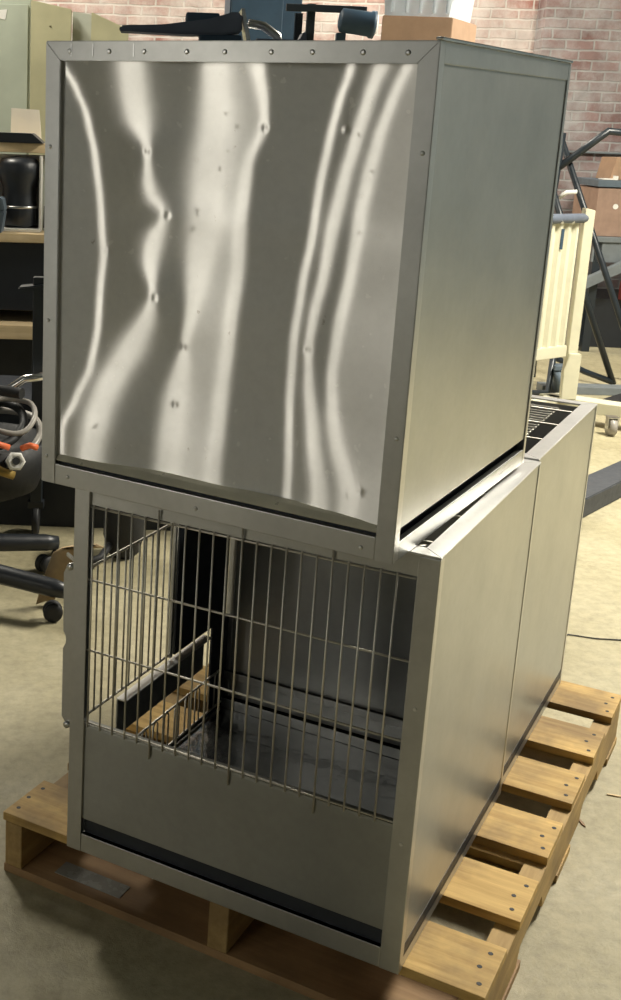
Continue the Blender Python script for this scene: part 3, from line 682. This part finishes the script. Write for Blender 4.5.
# ------------------------------------------------------------------ right background
t = thing('cream_cart', 'cream painted wheeled cart with corrugated upright panel behind the rear cage', 'cart', W(0, 0), RZ)
m_ = MB(); m_.prism([(2.40, .14), (2.455, .14), (2.455, 1.19), (2.40, 1.20)], 6.64, 6.70, 'Y', .003); m_.build('post', 'cream', t)
m_ = MB(); pts = []
nx = 9; p0 = Vector((1.86, 6.28)); p1 = Vector((2.385, 6.665)); dv = (p1-p0); nv = Vector((-dv.y, dv.x)).normalized()
for k in range(nx*4+1):
    f = k/(nx*4); ph = (k % 4); off = .009 if ph in (0, 1) else -.009
    p = p0+dv*f+nv*off; pts.append((p.x, p.y))
back = [(x-nv.x*.004, y-nv.y*.004) for x, y in pts][::-1]
m_.prism(pts+back, .44, 1.135, 'Z'); m_.build('corrugated_panel', 'cream', t)
m_ = MB(); m_.tube([(p0.x, p0.y, 1.145), (p1.x+.03, p1.y, 1.145)], .026, 12); m_.build('top_bar', 'bluegrey', t)
for f in (.55, .7, .85):
    p = p0+dv*f; m_ = MB(); m_.tube([(p.x+.012, p.y-.02, 1.130), (p.x+.012, p.y-.030, 1.125)], .009, 8); m_.build('rivet', 'rivet', t)
m_ = MB(); q0 = p0-nv*.02; q1 = p1-nv*.02
m_.prism([(q0.x, q0.y), (q1.x, q1.y), (p1.x+nv.x*.02, p1.y+nv.y*.02), (p0.x+nv.x*.02, p0.y+nv.y*.02)], .375, .44, 'Z', .003); m_.build('bottom_rail', 'cream', t)
f = .74; p = p0+dv*f-nv*.018; m_ = MB(); m_.box(p.x-.008, p.x+.008, p.y-.004, p.y+.004, .98, 1.09, .001); m_.build('slot', 'navy', t)
m_ = MB(); m_.prism([(2.38, .14), (2.465, .14), (2.465, .40), (2.40, .40), (2.375, .30)], 6.60, 6.64, 'Y', .003); m_.build('gusset', 'cream', t)
m_ = MB(); m_.prism([(2.30, 6.74), (2.36, 6.66), (3.5, 5.95), (3.56, 6.03), (2.42, 6.78)], .075, .14, 'Z', .003); m_.build('base_beam', 'cream', t)
m_ = MB(); m_.prism([(1.75, 6.1), (1.82, 6.06), (2.42, 6.68), (2.36, 6.74)], .075, .14, 'Z', .003); m_.build('base_beam', 'cream', t)
for (u_, v_) in ((2.585, 6.36), (3.4, 6.05)):
    m_ = MB(); m_.lathe([(.015, -.018), (.048, -.018), (.05, 0), (.048, .018), (.015, .018)], 20, (u_, v_, .05), Matrix.Rotation(math.pi/2, 4, 'Y')); m_.build('caster_wheel', 'hose', t)
    m_ = MB(); m_.box(u_-.03, u_+.03, v_-.03, v_+.03, .10, .108, .002); m_.box(u_-.028, u_-.022, v_-.02, v_+.02, .04, .10, .001); m_.box(u_+.022, u_+.028, v_-.02, v_+.02, .04, .10, .001); m_.build('caster_fork', 'rivet', t)

t = thing('black_tube_rack', 'black tubular A frame rack standing behind the cream cart', 'rack', W(0, 0), RZ)
def tb(name, pts, r=.02): m_ = MB(); m_.tube(pts, r, 10); return m_.build(name, 'blacktube', t)
tb('inclined_tube', [(2.62, 7.85, 1.575), (3.20, 7.85, .33), (3.34, 7.85, .02)])
tb('inclined_tube', [(2.56, 7.7, 1.25), (2.75, 7.7, .80), (3.105, 7.7, .02)])
tb('brace_tube', [(2.58, 7.8, 1.36), (2.90, 7.8, 1.62), (3.2, 7.8, 1.60)], .024)
tb('upright_tube', [(2.61, 7.8, 1.60), (2.60, 7.8, 1.3), (2.57, 7.8, .9), (2.60, 7.8, .03)], .026)
tb('base_tube', [(3.105, 7.7, .03), (2.9, 7.68, .10), (2.62, 7.55, .22), (2.35, 7.5, .20)], .020)
tb('base_tube', [(2.57, 7.35, .25), (2.56, 7.35, .02), (2.3, 7.3, .02)], .020)
tb('link_tube', [(2.56, 7.35, .25), (2.75, 7.7, .22), (2.57, 7.8, .3)], .018)
m_ = MB(); m_.lathe([(.02, -.022), (.085, -.022), (.09, 0), (.085, .022), (.02, .022)], 20, (2.62, 7.35, .09), Matrix.Rotation(math.pi/2-.3, 4, 'Y')); m_.build('caster_wheel', 'greyblue', t)
m_ = MB(); m_.box(2.57, 2.68, 7.30, 7.40, .17, .20, .004); m_.build('caster_fork', 'greyblue', t)
m_ = MB(); m_.tube([(2.64, 7.8, 1.20), (2.68, 7.78, 1.235), (2.74, 7.78, 1.24)], .014, 8); m_.build('white_tie', 'white', t)

# far table with cartons
t = thing('grey_work_table', 'grey steel work table against the brick wall carrying cartons', 'table', W(0, 0), RZ)
m_ = MB(); m_.box(3.33, 5.2, 9.0, 9.8, .83, .87, .004); m_.build('table_top', 'benchgrey', t)
m_ = MB(); m_.box(3.35, 5.2, 9.02, 9.05, .68, .83, .004); m_.build('apron', 'benchgrey', t)
for u_, v_ in ((3.36, 9.02), (5.1, 9.02), (3.36, 9.72), (5.1, 9.72)):
    m_ = MB(); m_.box(u_, u_+.06, v_, v_+.06, 0, .83, .003); m_.build('leg', 'blacktube', t)
m_ = MB(); m_.prism([(3.25, .46), (3.25, .54), (3.75, .80), (3.75, .72)], 8.93, 9.0, 'Y', .003); m_.build('diagonal_brace', 'benchgrey', t)
t = thing('large_brown_carton', 'large brown carton on the grey work table', 'box', W(3.34, 9.03, .872), RZ)
m_ = MB(); m_.box(0, .75, 0, .5, 0, .35, .004); m_.build('carton_body', 'card2', t)
m_ = MB(); m_.box(-.01, .76, -.01, .51, .36, .41, .004); m_.build('carton_lid', 'greyblue', t)
m_ = MB(); m_.lathe([(.02, 0), (.02, .002)], 12, (.14, -.0005, .22), Matrix.Rotation(math.pi/2, 4, 'X')); m_.build('hand_hole_tape', 'white', t)
m_ = MB(); m_.prism([(0, 0), (.5, 0), (.5, .17), (.03, .16)], 0, .3, 'Y', .003); tag(m_.build('small_carton', 'card', None, W(3.44, 9.1, 1.284), RZ), 'small tan carton on top of the large brown carton', 'box')
m_ = MB(); m_.prism([(0, 0), (.11, 0), (.11, .03), (.10, .03), (.10, .008), (0, .008)], -.1, .0, 'Y', .001); tag(m_.build('white_bracket', 'white', None, W(3.36, 9.12, 1.284), RZ), 'small white bracket in front of the small tan carton', 'bracket')
slab('dark_storage_crate', 'blackplastic', 'black crate on the floor under the grey work table', 'crate', 2.95, 4.3, 9.25, 9.9, .0, .38)
slab('red_storage_bin', 'red', 'small red bin beside the black crate under the table', 'bin', 3.66, 3.95, 9.10, 9.22, .382, .53, .012)
slab('pale_storage_box', 'hose', 'pale grey box on top of the black crate', 'box', 3.1, 3.32, 9.3, 9.6, .38, .60, .01)
slab('grey_floor_plank', 'benchgrey', 'flat grey plank lying on the floor behind the cream cart', 'plank', 2.55, 3.4, 7.42, 7.54, 0, .05)
m_ = MB(); m_.prism([(2.70, 6.95), (3.10, 7.36), (3.7, 7.38), (3.7, 6.9)], .0, .06, 'Z', .004); tag(m_.build('black_rubber_ramp', 'rubber', None, ROOM, RZ), 'black wedge shaped rubber mat behind the cream cart beam', 'mat')
slab('wall_conduit', 'benchgrey', 'thin grey conduit running along the brick wall', 'pipe', 2.9, 4.6, VB-.27, VB-.222, 1.46, 1.475, .003)
# grey box beam on floor
m_ = MB(); m_.prism([(1.75, 4.68), (2.60, 5.635), (2.77, 6.02), (1.93, 5.11)], .0, .085, 'Z', .004)
bm_ = m_.build('grey_steel_beam', 'greybeam', None, ROOM, RZ); tag(bm_, 'dark grey box beam lying on the floor right of the rear cage', 'beam')
# floor scraps
m_ = MB(); m_.tube([(1.36, 3.56, .003), (1.42, 3.61, .003), (1.5, 3.585, .003), (1.6, 3.58, .003), (1.75, 3.66, .003)], .0022, 6); tag(m_.build('thin_wire', 'rubber', None, ROOM, RZ), 'thin dark wire lying on the floor right of the rear cage', 'wire')

for (x_, y_, a_, l_, lab) in ((.839, .924, -.9, .034, 'small dark wood chip on the floor beside the pallet'), (.885, 1.097, .3, .04, 'pale wood splinter on the floor by the pallet edge at the right')):
    m_ = MB(); m_.prism([(-l_/2, -.002), (l_*.2, -.004), (l_/2, 0), (l_*.1, .003), (-l_/2, .002)], 0, .003, 'Z')
    tag(m_.build('wood_splinter', 'shelfwood' if l_ > .035 else 'card', None, (x_, y_, .0003), a_), lab, 'wood chip', 'wood splinters on the floor')
